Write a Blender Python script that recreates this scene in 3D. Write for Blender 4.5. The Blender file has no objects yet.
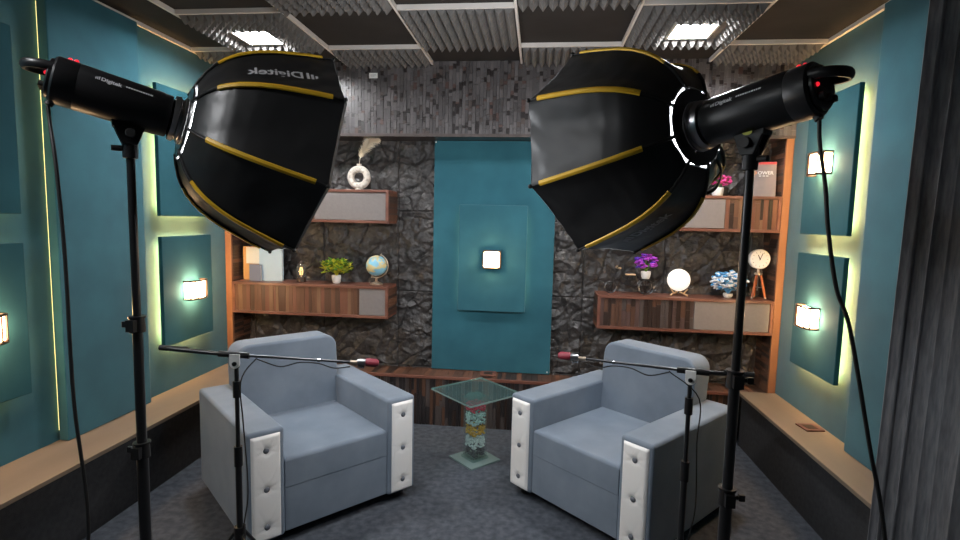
import bpy, bmesh, math, random
from mathutils import Vector, Matrix, noise
PI = math.pi
R = math.radians
rnd = random.Random(7)
SC = bpy.context.scene
COL = SC.collection

# ------------------------------------------------------------------ mesh builder
class MB:
    def __init__(s): s.v = []; s.f = []; s.m = []
    def add(s, vs, fs, mi=0, M=None):
        b = len(s.v)
        s.v += [tuple(M @ Vector(p)) if M else tuple(p) for p in vs]
        s.f += [tuple(b + i for i in f) for f in fs]; s.m += [mi] * len(fs); return s
    def box(s, x0, x1, y0, y1, z0, z1, mi=0, M=None):
        vs = [(x, y, z) for x in (x0, x1) for y in (y0, y1) for z in (z0, z1)]
        return s.add(vs, [(0,1,3,2),(4,6,7,5),(0,4,5,1),(2,3,7,6),(0,2,6,4),(1,5,7,3)], mi, M)
    def cyl(s, p0, p1, r0, r1=None, n=16, mi=0, M=None):
        r1 = r0 if r1 is None else r1
        return s.tube([p0, p1], [r0, r1], n, mi, M)
    def tube(s, pts, r, n=10, mi=0, M=None, closed=False, flat=None):
        pts = [Vector(p) for p in pts]; k = len(pts)
        rs = r if isinstance(r, (list, tuple)) else [r] * k
        vs = []; prev = None
        for i, p in enumerate(pts):
            if closed: t = pts[(i+1) % k] - pts[i-1]
            else: t = pts[min(i+1, k-1)] - pts[max(i-1, 0)]
            t.normalize()
            if prev is None:
                a = Vector((0,0,1)) if abs(t.z) < .9 else Vector((1,0,0))
                u = (a - t * a.dot(t)).normalized()
            else: u = (prev - t * prev.dot(t)).normalized()
            prev = u; w = t.cross(u)
            for j in range(n):
                a = 2*PI*j/n
                vs.append(p + (u*math.cos(a) + w*math.sin(a)*(flat or 1)) * rs[i])
        fs = []
        for i in range(k if closed else k-1):
            for j in range(n):
                a, b = i*n + j, i*n + (j+1) % n
                c, d = ((i+1) % k)*n + (j+1) % n, ((i+1) % k)*n + j
                fs.append((a, b, c, d))
        if not closed: fs += [tuple(reversed(range(n))), tuple(range((k-1)*n, k*n))]
        return s.add(vs, fs, mi, M)
    def lathe(s, prof, n=24, mi=0, M=None):
        vs = [(r*math.cos(2*PI*j/n), r*math.sin(2*PI*j/n), z) for r, z in prof for j in range(n)]
        fs = [(i*n+j, i*n+(j+1) % n, (i+1)*n+(j+1) % n, (i+1)*n+j) for i in range(len(prof)-1) for j in range(n)]
        fs += [tuple(reversed(range(n))), tuple(range((len(prof)-1)*n, len(prof)*n))]
        return s.add(vs, fs, mi, M)
    def ball(s, c, r, n=12, mi=0, sc=(1,1,1), M=None):
        h = max(4, n//2)
        c = Vector(c); vs = [c + Vector((0,0,-r*sc[2]))]
        for i in range(1, h):
            a = PI*i/h - PI/2
            for j in range(n):
                b = 2*PI*j/n
                vs.append(c + Vector((r*sc[0]*math.cos(a)*math.cos(b), r*sc[1]*math.cos(a)*math.sin(b), r*sc[2]*math.sin(a))))
        vs.append(c + Vector((0,0,r*sc[2]))); e = len(vs)-1
        fs = [(0, 1+(j+1) % n, 1+j) for j in range(n)]
        for i in range(h-2):
            for j in range(n):
                a = 1+i*n
                fs.append((a+j, a+(j+1) % n, a+n+(j+1) % n, a+n+j))
        a = 1+(h-2)*n
        fs += [(a+j, a+(j+1) % n, e) for j in range(n)]
        return s.add(vs, fs, mi, M)
    def grid(s, fn, nu, nv, mi=0, M=None):
        vs = [fn(i/nu, j/nv) for j in range(nv+1) for i in range(nu+1)]
        fs = [(j*(nu+1)+i, j*(nu+1)+i+1, (j+1)*(nu+1)+i+1, (j+1)*(nu+1)+i) for j in range(nv) for i in range(nu)]
        return s.add(vs, fs, mi, M)
    def prism(s, poly, y0, y1, mi=0, M=None):      # polygon in (x,z), extruded along y
        n = len(poly)
        vs = [(x, y0, z) for x, z in poly] + [(x, y1, z) for x, z in poly]
        fs = [tuple(range(n)), tuple(reversed(range(n, 2*n)))] + [(i, i+n, (i+1) % n + n, (i+1) % n) for i in range(n)]
        return s.add(vs, fs, mi, M)
    def build(s, name, mats, parent=None, loc=None, rotz=0, smooth=40, bevel=0, seg=2, label=None):
        me = bpy.data.meshes.new(name)
        me.from_pydata(s.v, [], s.f)
        mats = mats if isinstance(mats, (list, tuple)) else [mats]
        for m in mats: me.materials.append(m)
        me.polygons.foreach_set('material_index', s.m)
        bm = bmesh.new(); bm.from_mesh(me)
        bmesh.ops.recalc_face_normals(bm, faces=bm.faces); bm.to_mesh(me); bm.free()
        if smooth:
            me.polygons.foreach_set('use_smooth', [True]*len(me.polygons))
            me.set_sharp_from_angle(angle=R(smooth))
        o = bpy.data.objects.new(name, me); COL.objects.link(o)
        if parent: o.parent = parent
        if loc: o.location = loc
        o.rotation_euler.z = rotz
        if bevel:
            b = o.modifiers.new('bevel', 'BEVEL'); b.width = bevel; b.segments = seg
            b.limit_method = 'ANGLE'; b.angle_limit = R(40)
            if smooth:
                me.polygons.foreach_set('use_smooth', [True]*len(me.polygons))
                b.harden_normals = True
        if label: o['label'] = label
        return o

def tag(o, label, cat, group=None, kind=None):
    if label: o['label'] = label
    if cat: o['category'] = cat
    if group: o['group'] = group
    if kind: o['kind'] = kind
    return o
def thing(name, label, cat, loc=(0,0,0), rotz=0, group=None):
    o = bpy.data.objects.new(name, None); COL.objects.link(o)
    o.empty_display_size = .05
    o.location = loc; o.rotation_euler.z = rotz
    return tag(o, label, cat, group)
def struct(o): o['kind'] = 'structure'; return o
def dup(root, loc, rotz=None, label=None):
    r = root.copy(); COL.objects.link(r); r.location = loc
    if rotz is not None: r.rotation_euler.z = rotz
    if label: r['label'] = label
    for ch in list(root.children):
        c = ch.copy(); COL.objects.link(c); c.parent = r
        for g in ch.children:
            d = g.copy(); COL.objects.link(d); d.parent = c
    return r
def T(x=0, y=0, z=0): return Matrix.Translation((x, y, z))
def RX(a): return Matrix.Rotation(a, 4, 'X')
def RY(a): return Matrix.Rotation(a, 4, 'Y')
def RZ(a): return Matrix.Rotation(a, 4, 'Z')
def catmull(pts, n=8):
    P = [Vector(p) for p in pts]; P = [2*P[0]-P[1]] + P + [2*P[-1]-P[-2]]; out = []
    for i in range(1, len(P)-2):
        for k in range(n):
            t = k/n; a, b, c, d = P[i-1:i+3]
            out.append(.5*((2*b) + (c-a)*t + (2*a-5*b+4*c-d)*t*t + (3*b-a-3*c+d)*t**3))
    return out + [P[-2]]
def text_mb(body, size=1.0, bold=.012, cuts=0):
    cu = bpy.data.curves.new('t', 'FONT'); cu.body = body; cu.size = size; cu.offset = bold*size; cu.resolution_u = 3
    o = bpy.data.objects.new('t', cu); COL.objects.link(o)
    dg = bpy.context.evaluated_depsgraph_get()
    me = bpy.data.meshes.new_from_object(o.evaluated_get(dg))
    bpy.data.objects.remove(o); bpy.data.curves.remove(cu)
    bm = bmesh.new(); bm.from_mesh(me); bmesh.ops.triangulate(bm, faces=bm.faces)
    if cuts: bmesh.ops.subdivide_edges(bm, edges=bm.edges, cuts=cuts, use_grid_fill=True)
    mb = MB(); bm.verts.index_update()
    mb.add([v.co.copy() for v in bm.verts], [tuple(v.index for v in f.verts) for f in bm.faces])
    bm.free(); bpy.data.meshes.remove(me); return mb

# ------------------------------------------------------------------ materials
def mat(name, col, rough=.6, metal=0, col2=None, nscale=8, bump=0, bscale=60, sheen=0, coat=0, spec=.5, emit=0, ecol=None,
        trans=0, ior=1.45, stretch=(1,1,1), detail=4, ramp=(.35,.65), rough2=None, stint=None, bdist=.004):
    m = bpy.data.materials.new(name); m.use_nodes = True
    nt = m.node_tree; b = nt.nodes['Principled BSDF']
    c4 = lambda c: (*c, 1)
    b.inputs['Base Color'].default_value = c4(col); b.inputs['Roughness'].default_value = rough
    b.inputs['Metallic'].default_value = metal; b.inputs['Specular IOR Level'].default_value = spec
    b.inputs['IOR'].default_value = ior
    if trans: b.inputs['Transmission Weight'].default_value = trans
    if sheen:
        b.inputs['Sheen Weight'].default_value = sheen; b.inputs['Sheen Roughness'].default_value = .5
        b.inputs['Sheen Tint'].default_value = c4(stint or [min(1, x*2.5+.05) for x in col])
    if coat: b.inputs['Coat Weight'].default_value = coat; b.inputs['Coat Roughness'].default_value = .2
    if emit:
        b.inputs['Emission Color'].default_value = c4(ecol or col); b.inputs['Emission Strength'].default_value = emit
    if col2 or bump:
        tc = nt.nodes.new('ShaderNodeTexCoord'); mp = nt.nodes.new('ShaderNodeMapping')
        mp.inputs['Scale'].default_value = stretch
        nt.links.new(tc.outputs['Object'], mp.inputs['Vector'])
    if col2:
        n = nt.nodes.new('ShaderNodeTexNoise'); n.inputs['Scale'].default_value = nscale; n.inputs['Detail'].default_value = detail
        nt.links.new(mp.outputs[0], n.inputs['Vector'])
        r = nt.nodes.new('ShaderNodeValToRGB')
        r.color_ramp.elements[0].position, r.color_ramp.elements[1].position = ramp
        r.color_ramp.elements[0].color = c4(col); r.color_ramp.elements[1].color = c4(col2)
        nt.links.new(n.outputs['Fac'], r.inputs['Fac']); nt.links.new(r.outputs['Color'], b.inputs['Base Color'])
        if rough2 is not None:
            mr = nt.nodes.new('ShaderNodeMapRange'); mr.inputs['To Min'].default_value = rough; mr.inputs['To Max'].default_value = rough2
            mr.inputs['From Min'].default_value, mr.inputs['From Max'].default_value = ramp
            nt.links.new(n.outputs['Fac'], mr.inputs['Value']); nt.links.new(mr.outputs[0], b.inputs['Roughness'])
    if bump:
        n2 = nt.nodes.new('ShaderNodeTexNoise'); n2.inputs['Scale'].default_value = bscale; n2.inputs['Detail'].default_value = 3
        nt.links.new(mp.outputs[0], n2.inputs['Vector'])
        bp = nt.nodes.new('ShaderNodeBump'); bp.inputs['Strength'].default_value = bump; bp.inputs['Distance'].default_value = bdist
        nt.links.new(n2.outputs['Fac'], bp.inputs['Height']); nt.links.new(bp.outputs[0], b.inputs['Normal'])
    return m
M = {}
M['carpet'] = mat('carpet', (.044,.050,.062), .95, col2=(.086,.096,.116), nscale=26, bump=.9, bscale=320, sheen=.15, detail=8)
M['teal'] = mat('teal_velvet', (.020,.098,.132), .85, col2=(.028,.128,.168), nscale=3.5, bump=.15, bscale=500, sheen=.32, spec=.2, stint=(.8,.8,.7))
M['teal_deep'] = mat('deep_teal_velvet', (.014,.068,.090), .85, col2=(.020,.090,.116), nscale=3, bump=.15, bscale=500, sheen=.1, spec=.15, stint=(.5,.7,.7))
M['rock'] = mat('rock_cladding', (.036,.033,.032), .46, col2=(.070,.064,.061), nscale=14, bump=1.0, bscale=48, detail=9, rough2=.30, spec=.55, bdist=.008)
M['ceil'] = mat('ceiling_paint', (.013,.011,.010), .85, col2=(.019,.016,.015), nscale=5)
M['foam'] = mat('grey_foam', (.125,.120,.116), .92, col2=(.155,.149,.144), nscale=20, bump=.3, bscale=300)
M['batten'] = mat('pale_batten', (.68,.64,.60), .5)
M['plaster'] = mat('plain_wall', (.10,.11,.12), .9)
M['ledge_top'] = mat('beige_ledge', (.175,.130,.092), .55, col2=(.21,.16,.115), nscale=5, stretch=(1,.2,1))
M['ledge_front'] = mat('ledge_carpet', (.026,.026,.028), .95, col2=(.036,.036,.038), nscale=40, bump=.4, bscale=300)
M['walnut'] = mat('walnut', (.135,.050,.032), .42, col2=(.20,.082,.055), nscale=14, stretch=(.25,1,1), coat=.15)
M['edge_wood'] = mat('orange_edge_wood', (.21,.090,.045), .45, col2=(.26,.118,.060), nscale=20, stretch=(1,1,.15))
M['door'] = mat('greige_laminate', (.195,.172,.166), .55, col2=(.21,.187,.18), nscale=60)
BR = [mat('slat_%s' % n, c, r, col2=[x*1.35 for x in c], nscale=18, stretch=(1,1,.2), spec=.5) for n, c, r in
      (('brown', (.120,.056,.033), .42), ('umber', (.080,.040,.026), .38), ('dark', (.032,.020,.016), .32), ('red', (.14,.058,.036), .45), ('tan', (.165,.088,.050), .5))]
DK = [mat('mosaic_%s' % n, c, r, col2=[x*1.4 for x in c], nscale=24, stretch=(1,1,.25), spec=.6) for n, c, r in
      (('black', (.022,.018,.018), .30), ('brown', (.060,.046,.042), .36), ('grey', (.058,.053,.054), .33), ('red', (.070,.042,.037), .36), ('slate', (.076,.070,.071), .33), ('ash', (.094,.086,.087), .36))]
M['chair'] = mat('blue_grey_velvet', (.152,.184,.226), .8, col2=(.192,.228,.275), nscale=5, bump=.12, bscale=400, sheen=.55, spec=.15)
M['leatherette'] = mat('white_leatherette', (.84,.82,.79), .42, bump=.15, bscale=140)
M['button'] = mat('grey_button', (.13,.14,.16), .5)
M['black'] = mat('black_plastic', (.010,.010,.011), .38, spec=.45)
M['blackmetal'] = mat('black_metal', (.012,.012,.013), .3, spec=.6)
M['rubber'] = mat('black_rubber', (.010,.010,.010), .6)
M['fabric_black'] = mat('black_softbox_fabric', (.020,.020,.021), .40, bump=.35, bscale=5, bdist=.03, spec=.5)
M['silver'] = mat('silver_lining', (.75,.75,.76), .4)
M['yellow'] = mat('yellow_piping', (.78,.46,.025), .5)
M['diff'] = mat('lit_diffuser', (.85,.85,.85), .8, emit=10.0, ecol=(.93,.96,1))
M['tubelight'] = mat('modelling_lamp', (1,1,1), .4, emit=22, ecol=(.97,.98,1))
M['chrome'] = mat('chrome', (.62,.62,.63), .18, metal=1)
M['steel'] = mat('steel', (.40,.40,.41), .3, metal=1)
M['darksteel'] = mat('dark_steel', (.13,.13,.135), .28, metal=1)
M['print'] = mat('white_print', (.62,.62,.63), .5)
M['printdim'] = mat('grey_print', (.40,.40,.41), .5)
M['redlamp'] = mat('red_indicator', (.7,.02,.03), .3, emit=.6, ecol=(1,.02,.04))
M['redplastic'] = mat('red_plastic', (.30,.015,.025), .3)
M['maroon'] = mat('maroon_grille', (.20,.022,.035), .45, bump=.4, bscale=500)
M['olive'] = mat('olive_sticker', (.42,.42,.03), .4)
M['whitecard'] = mat('white_card', (.80,.80,.78), .5)
M['led'] = mat('warm_led_strip', (1,.8,.4), .5, emit=66, ecol=(1,.60,.21))
M['led_low'] = mat('dim_warm_led_strip', (1,.8,.4), .5, emit=17, ecol=(1,.62,.21))
M['led_faint'] = mat('faint_warm_led_strip', (1,.8,.4), .5, emit=1.6, ecol=(1,.80,.30))
M['sconce'] = mat('lit_frosted_glass', (1,.85,.65), .5, emit=55, ecol=(1,.62,.32))
M['bronze'] = mat('dark_bronze', (.060,.038,.028), .4, metal=.5)
M['panellight'] = mat('ceiling_led', (1,1,1), .5, emit=120, ecol=(.97,.98,1))
M['curtain'] = mat('charcoal_curtain', (.115,.12,.132), .95, col2=(.18,.187,.20), nscale=90, bump=.3, bscale=260, stretch=(1,1,.12), sheen=.1)
def glass(name, tint, body, k):
    m = bpy.data.materials.new(name); m.use_nodes = True; nt = m.node_tree; nt.nodes.clear()
    out = nt.nodes.new('ShaderNodeOutputMaterial'); tr = nt.nodes.new('ShaderNodeBsdfTransparent'); tr.inputs[0].default_value = (*tint, 1)
    gl = nt.nodes.new('ShaderNodeBsdfGlossy'); gl.inputs['Roughness'].default_value = .04
    df = nt.nodes.new('ShaderNodeBsdfDiffuse'); df.inputs[0].default_value = (*body, 1)
    fr = nt.nodes.new('ShaderNodeFresnel'); ge = nt.nodes.new('ShaderNodeNewGeometry'); mr = nt.nodes.new('ShaderNodeMapRange')
    mr.inputs['To Min'].default_value = 1.5; mr.inputs['To Max'].default_value = 1/1.5
    nt.links.new(ge.outputs['Backfacing'], mr.inputs['Value']); nt.links.new(mr.outputs[0], fr.inputs[0])
    m1 = nt.nodes.new('ShaderNodeMixShader'); m1.inputs[0].default_value = k; m2 = nt.nodes.new('ShaderNodeMixShader')
    nt.links.new(tr.outputs[0], m1.inputs[1]); nt.links.new(df.outputs[0], m1.inputs[2])
    nt.links.new(fr.outputs[0], m2.inputs[0]); nt.links.new(m1.outputs[0], m2.inputs[1]); nt.links.new(gl.outputs[0], m2.inputs[2])
    nt.links.new(m2.outputs[0], out.inputs[0]); return m
M['glass'] = glass('clear_glass', (.97,.985,.98), (.6,.65,.63), .05)
M['greenglass'] = glass('green_glass', (.90,.965,.95), (.36,.52,.48), .045)
M['frosted'] = glass('frosted_green_glass', (.70,.85,.82), (.42,.56,.53), .42)
M['ceramic'] = mat('white_ceramic', (.80,.78,.75), .3)
M['stoneware'] = mat('mottled_ceramic', (.72,.66,.58), .6, col2=(.40,.33,.27), nscale=45, ramp=(.52,.68))
M['pampas'] = mat('pampas', (.88,.78,.62), .9)
M['leaf'] = mat('leaf_green', (.10,.26,.035), .5, col2=(.20,.40,.05), nscale=30)
M['leafyellow'] = mat('leaf_yellow', (.72,.66,.06), .5, col2=(.50,.55,.06), nscale=30)
M['purple'] = mat('purple_petals', (.30,.035,.50), .6, col2=(.50,.06,.55), nscale=60)
M['violet'] = mat('violet_petals', (.12,.03,.45), .6)
M['pink'] = mat('pink_petals', (.62,.035,.22), .6, col2=(.72,.08,.34), nscale=60)
M['bluepetal'] = mat('blue_petals', (.08,.38,.78), .6, col2=(.20,.55,.85), nscale=60)
M['whitepetal'] = mat('white_petals', (.78,.80,.84), .6)
M['moon'] = mat('moon_white', (.86,.83,.77), .6, bump=.3, bscale=35, emit=.55, ecol=(1,.94,.84))
M['palewood'] = mat('pale_wood', (.56,.38,.22), .5)
M['redwood'] = mat('red_wood', (.34,.095,.035), .4, col2=(.42,.13,.05), nscale=30, stretch=(1,1,.2))
M['ocean'] = mat('globe_map', (.24,.54,.70), .35, col2=(.62,.54,.28), nscale=15, ramp=(.50,.53), detail=5)
M['goldmetal'] = mat('champagne_metal', (.62,.50,.38), .3, metal=.8)
M['cream'] = mat('cream_paper', (.80,.74,.62), .7)
M['orangewood'] = mat('honey_wood', (.55,.30,.12), .5)
M['bluecover'] = mat('pale_blue_cover', (.42,.53,.60), .6, col2=(.46,.57,.63), nscale=6)
M['slatebook'] = mat('slate_cover', (.20,.21,.27), .6)
M['greycover'] = mat('grey_cover', (.20,.175,.18), .5, col2=(.25,.21,.21), nscale=10)
M['redcover'] = mat('red_cover', (.45,.06,.07), .5)
M['orangeprint'] = mat('orange_print', (.62,.22,.10), .5)
M['ink'] = mat('black_ink', (.01,.01,.01), .5)
M['filament'] = mat('amber_filament', (.9,.55,.2), .3, emit=1.5, ecol=(1,.62,.22))
PB = {k: mat('pebble_' + k, c, .25) for k, c in (('red', (.55,.03,.07)), ('aqua', (.50,.74,.72)), ('gold', (.62,.38,.02)), ('clear', (.66,.82,.80)), ('dark', (.05,.055,.065)))}

# ------------------------------------------------------------------ room dimensions
XL, XR, YB, YF, ZC = -2.454, 1.741, 4.186, -1.3, 2.745
SF = 3.90            # front plane of shelves, header and bench
# setting -----------------------------------------------------------
struct(MB().box(XL-.1, XR+.1, YF-.1, YB+.1, -.1, 0).build('floor', M['carpet'], smooth=0))
struct(MB().box(XL-.1, XR+.1, YF-.1, YB+.1, ZC, ZC+.1).build('ceiling', M['ceil'], smooth=0))
struct(MB().box(XL-.1, XL, YF-.1, YB+.1, 0, ZC).build('wall_left', M['teal'], smooth=0))
struct(MB().box(XR, XR+.1, YF-.1, YB+.1, 0, ZC).build('wall_right', M['teal'], smooth=0))
struct(MB().box(XL, XR, YF-.1, YF, 0, ZC).build('wall_front', M['plaster'], smooth=0))

def rockwall():
    mb = MB(); st = .009
    nx = int((XR-XL)/st); nz = int((2.30-.36)/st)
    xj = [-2.36, -1.74, -1.12, -.50, .36-.24, .36, .98, 1.60]; zj = [.39, 1.01, 1.66, 2.26]
    def h(u, v):
        x = XL + (XR-XL)*u; z = .36 + 1.94*v
        p = Vector((x*1.0, z*1.25, 0)) + .18*noise.noise_vector(Vector((x*2.3, z*2.3, 3)))
        d, pts = noise.voronoi(Vector((p.x*2.2 + p.y*1.0, p.y*2.7 - p.x*.7, .5)))
        q = pts[0]; hsh = noise.cell_vector(q*37.7)
        off = Vector((p.x*2.2 + p.y*1.0, p.y*2.7 - p.x*.7, .5)) - q
        y = .022 + .006*(hsh.x) + .018*(off.x*(hsh.y-.5) + off.y*(hsh.z-.5))
        y += .010*noise.fractal(Vector((x*8, z*8, 1)), .75, 2.2, 6) + .010*(abs(noise.noise(Vector((x*6+z*2, z*11, 4))))-.2) + .018*(1-abs(noise.noise(Vector((x*4.2+z, z*5.5-x, 8)))))**7 - .016*(1-abs(noise.noise(Vector((x*5.0-z*2, z*4.4, 21)))))**16 + .007*noise.fractal(Vector((x*26, z*30, 5)), .8, 2.1, 3)
        y -= .012*max(0, 1 - (d[1]-d[0])/.06)*(.5+noise.noise(Vector((x*5, z*5, 9))))
        jd = min(min(abs(x-a) for a in xj), min(abs(z-a) for a in zj))
        if jd < .0045: y -= .010
        return (x, YB - .002 - max(0.0, min(.07, y)), z)
    mb.grid(h, nx, nz)
    back = MB().box(XL, XR, YB, YB+.1, 0, ZC)
    mb.add(back.v, back.f)
    return struct(mb.build('wall_back', M['rock'], smooth=32))
rockwall()

def mosaic(mb, x0, x1, z0, z1, y, nm, wmin=.02, wmax=.045, hmin=.025, hmax=.22, dep=.006, seed=1, flip=1, acc=None):
    """strips of end-grain wood laid upright; y = mean front plane, pieces stand out towards -y"""
    r = random.Random(seed); x = x0
    while x < x1 - 1e-4:
        w = min(r.uniform(wmin, wmax), x1-x)
        if x1-x-w < wmin*.6: w = x1-x
        z = z0; base = r.randrange(nm)
        while z < z1 - 1e-4:
            hh = min(r.uniform(hmin, hmax), z1-z)
            if z1-z-hh < hmin*.6: hh = z1-z
            mi = base if r.random() < .5 else r.randrange(nm)
            if acc:
                if r.random() < acc[1]: mi = r.choice(acc[0]); hh = min(hh, r.uniform(hmin, hmin*3.5))
            d = r.uniform(0, dep)
            mb.box(x+.0006, x+w-.0006, y-d*flip, y+.012*flip, z+.0006, z+hh-.0006, mi)
            z += hh
        x += w
    return mb
# header band above the niche (mosaic of dark wood blocks), stands out as far as the shelves
hd = MB().box(XL, XR, SF+.008, YB-.001, 2.208, ZC, 3)
mosaic(hd, XL, XR, 2.226, ZC, SF, 3, .020, .030, .014, .10, .008, 3, 1, ((3,3,4,3,5), .33))
hd.box(XL, XR, SF-.008, SF+.02, 2.205, 2.226, 4)
struct(hd.build('trim_1', [DK[4], DK[2], DK[5], DK[0], DK[1], DK[3]], smooth=0))
# pale battens round the ceiling squares
xs = [-2.09, -1.45, -.805, -.155, .495, 1.14]; ys = [.33, .97, 1.61, 2.25, 2.89, 3.53]
bt = MB()
for x in xs: bt.box(x-.007, x+.007, -1.2, SF-.01, ZC-.026, ZC)
for k, y in enumerate(ys):
    X = [XL] + xs + [XR]
    for i in range(7):
      if (i + k) % 2 == 1: bt.box(X[i]+.008, X[i+1]-.008, y-.007, y+.007, ZC-.026, ZC)
for x in (XL+.012, XR-.012): bt.box(x-.01, x+.01, -1.2, SF-.01, ZC-.022, ZC)
struct(bt.build('trim_2', M['batten'], smooth=0))

# ------------------------------------------------------------------ ceiling foam and lights
X7 = [XL+.02] + xs + [XR-.02]; Y7 = ys + [SF-.012]
def foam(i, j, hole=None, wedge=False):
    x0, x1, y0, y1 = X7[i]+.014, X7[i+1]-.014, Y7[j]+.014, Y7[j+1]-.014
    px = .0525; nx = max(2, round((x1-x0)/px)); ny = max(2, round((y1-y0)/px))
    dx, dy = (x1-x0)/nx, (y1-y0)/ny; mb = MB()
    zt, zb, zs = ZC-.001, ZC-.022, ZC-.066
    for a in range(nx):
        for b in range(ny):
            cx, cy = x0+(a+.5)*dx, y0+(b+.5)*dy
            if hole and abs(cx-hole[0]) < hole[2] and abs(cy-hole[1]) < hole[2]: continue
            f = .16
            if wedge:
                vs = [(cx-dx/2,cy-dy/2,zb),(cx+dx/2,cy-dy/2,zb),(cx+dx/2,cy+dy/2,zb),(cx-dx/2,cy+dy/2,zb),
                      (cx,cy-dy/2,zs+.012),(cx,cy,zs),(cx,cy+dy/2,zs+.012)]
                mb.add(vs, [(0,1,4),(1,5,4),(1,2,5),(2,6,5),(2,3,6),(3,5,6),(3,0,5),(0,4,5)])
            else:
                vs = [(cx-dx/2,cy-dy/2,zb),(cx+dx/2,cy-dy/2,zb),(cx+dx/2,cy+dy/2,zb),(cx-dx/2,cy+dy/2,zb)] + \
                     [(cx+sx*dx/2*f, cy+sy*dy/2*f, zs) for sx, sy in ((-1,-1),(1,-1),(1,1),(-1,1))]
                mb.add(vs, [(0,1,5,4),(1,2,6,5),(2,3,7,6),(3,0,4,7),(4,5,6,7)])
    if hole:
        hx, hy, hr = hole; hr2 = hr-.02
        for q in ((x0,x1,y0,hy-hr2),(x0,x1,hy+hr2,y1),(x0,hx-hr2,hy-hr2,hy+hr2),(hx+hr2,x1,hy-hr2,hy+hr2)): mb.box(*q, zb, zt)
    else: mb.box(x0, x1, y0, y1, zb, zt)
    return mb.build('foam_panel', M['foam'], smooth=0)
LP = [(-1.80, 3.27), (.85, 3.27)]
fg = 'foam tiles in the ceiling'
FP = [(2,4,'grey pyramid foam tile around the left ceiling light',LP[0],False), (4,4,'grey ridged foam tile in mid ceiling between two dark squares',None,True),
      (6,4,'grey pyramid foam tile around the right ceiling light',LP[1],False), (3,5,'grey ridged foam tile against the header band, left of the middle dark square',None,True),
      (5,5,'grey ridged foam tile against the header band, behind the top of the right softbox',None,True), (7,5,'grey pyramid foam tile in the back right ceiling corner',None,False),
      (1,5,'grey pyramid foam tile in the back left ceiling corner',None,False), (3,3,'grey ridged foam tile at the top edge of the photo, left of centre',None,True),
      (5,3,'grey ridged foam tile at the top edge of the photo, right of centre',None,True)]
for i, j, lb, ho, wd in FP:
    tag(foam(i-1, j, (ho[0], ho[1], .15) if ho else None, wd), lb, 'foam panel', fg)
def ceiling_light(x, y, lb, grp='square ceiling lights'):
    t = thing('ceiling_light', lb, 'ceiling light', (x, y, ZC), 0, grp)
    f = MB(); s = .125
    for q in ((-s,s,-s,-s+.016),(-s,s,s-.016,s),(-s,-s+.016,-s+.016,s-.016),(s-.016,s,-s+.016,s-.016)): f.box(*q, -.034, -.001)
    f.build('light_frame', M['whitecard'], t, smooth=0)
    MB().box(-s+.016, s-.016, -s+.016, s-.016, -.030, -.002).build('diffuser', M['panellight'], t, smooth=0)
    return t
ceiling_light(*LP[0], 'bright square white ceiling light above the left softbox')
ceiling_light(*LP[1], 'bright square white ceiling light above the right softbox')
for x, y in ((-1.80, .65),):
    ceiling_light(x, y, 'square white ceiling light over the front of the room', 'square ceiling lights over the front of the room')

# ------------------------------------------------------------------ side walls: ledges, pilasters, panels, sconces
def ledge(x0, x1, y0, y1, front_x, lb, nm='wall_ledge'):
    t = thing(nm, lb, 'ledge', ((x0+x1)/2, (y0+y1)/2, 0)); ox, oy = (x0+x1)/2, (y0+y1)/2
    s = 1 if front_x > ox else -1
    MB().box(x0-ox, x1-ox, y0-oy, y1-oy, .383, .405).build('ledge_top', M['ledge_top'], t, bevel=.003)
    q = sorted((front_x-s*.03-ox, (x0 if s > 0 else x1)-ox))
    fr = MB().box(q[0], q[1], y0-oy+.004, y1-oy, 0, .383)
    fr.build('ledge_front', M['ledge_front'], t, smooth=0)
ledge(XL+.001, -2.132, -.6, SF-.005, -2.132, 'long low ledge along left wall with beige top and charcoal face')
ledge(1.48, XR-.001, 2.352, SF-.005, 1.48, 'low ledge along right wall with beige top, ending at the curtain')

def pilaster(x0, x1, y0, y1, z0, z1, lb):
    cx, cy = (x0+x1)/2, (y0+y1)/2
    t = thing('wall_panel', lb, 'wall panel', (cx, cy, z0))
    MB().box(x0-cx, x1-cx, y0-cy, y1-cy, 0, z1-z0).build('fabric_face', M['teal'], t, bevel=.006)
    return t
PD = .055
pl = pilaster(XL+.012, XL+.012+PD, 2.385, 2.975, .407, ZC-.03, 'tall teal fabric panel on left wall behind the left light stand')
pr = pilaster(XR-.012-PD, XR-.012, 2.33, 2.925, .407, ZC-.03, 'tall teal fabric panel on right wall beside the curtain')
def ledstrip(parent, mb, m='led'): return mb.build('led_strip', M[m], parent, smooth=0, label='warm glowing strip')
ledstrip(pl, MB().box(-PD/2-.010, -PD/2-.001, -.284, -.276, .05, 2.2), 'led_faint')

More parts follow.
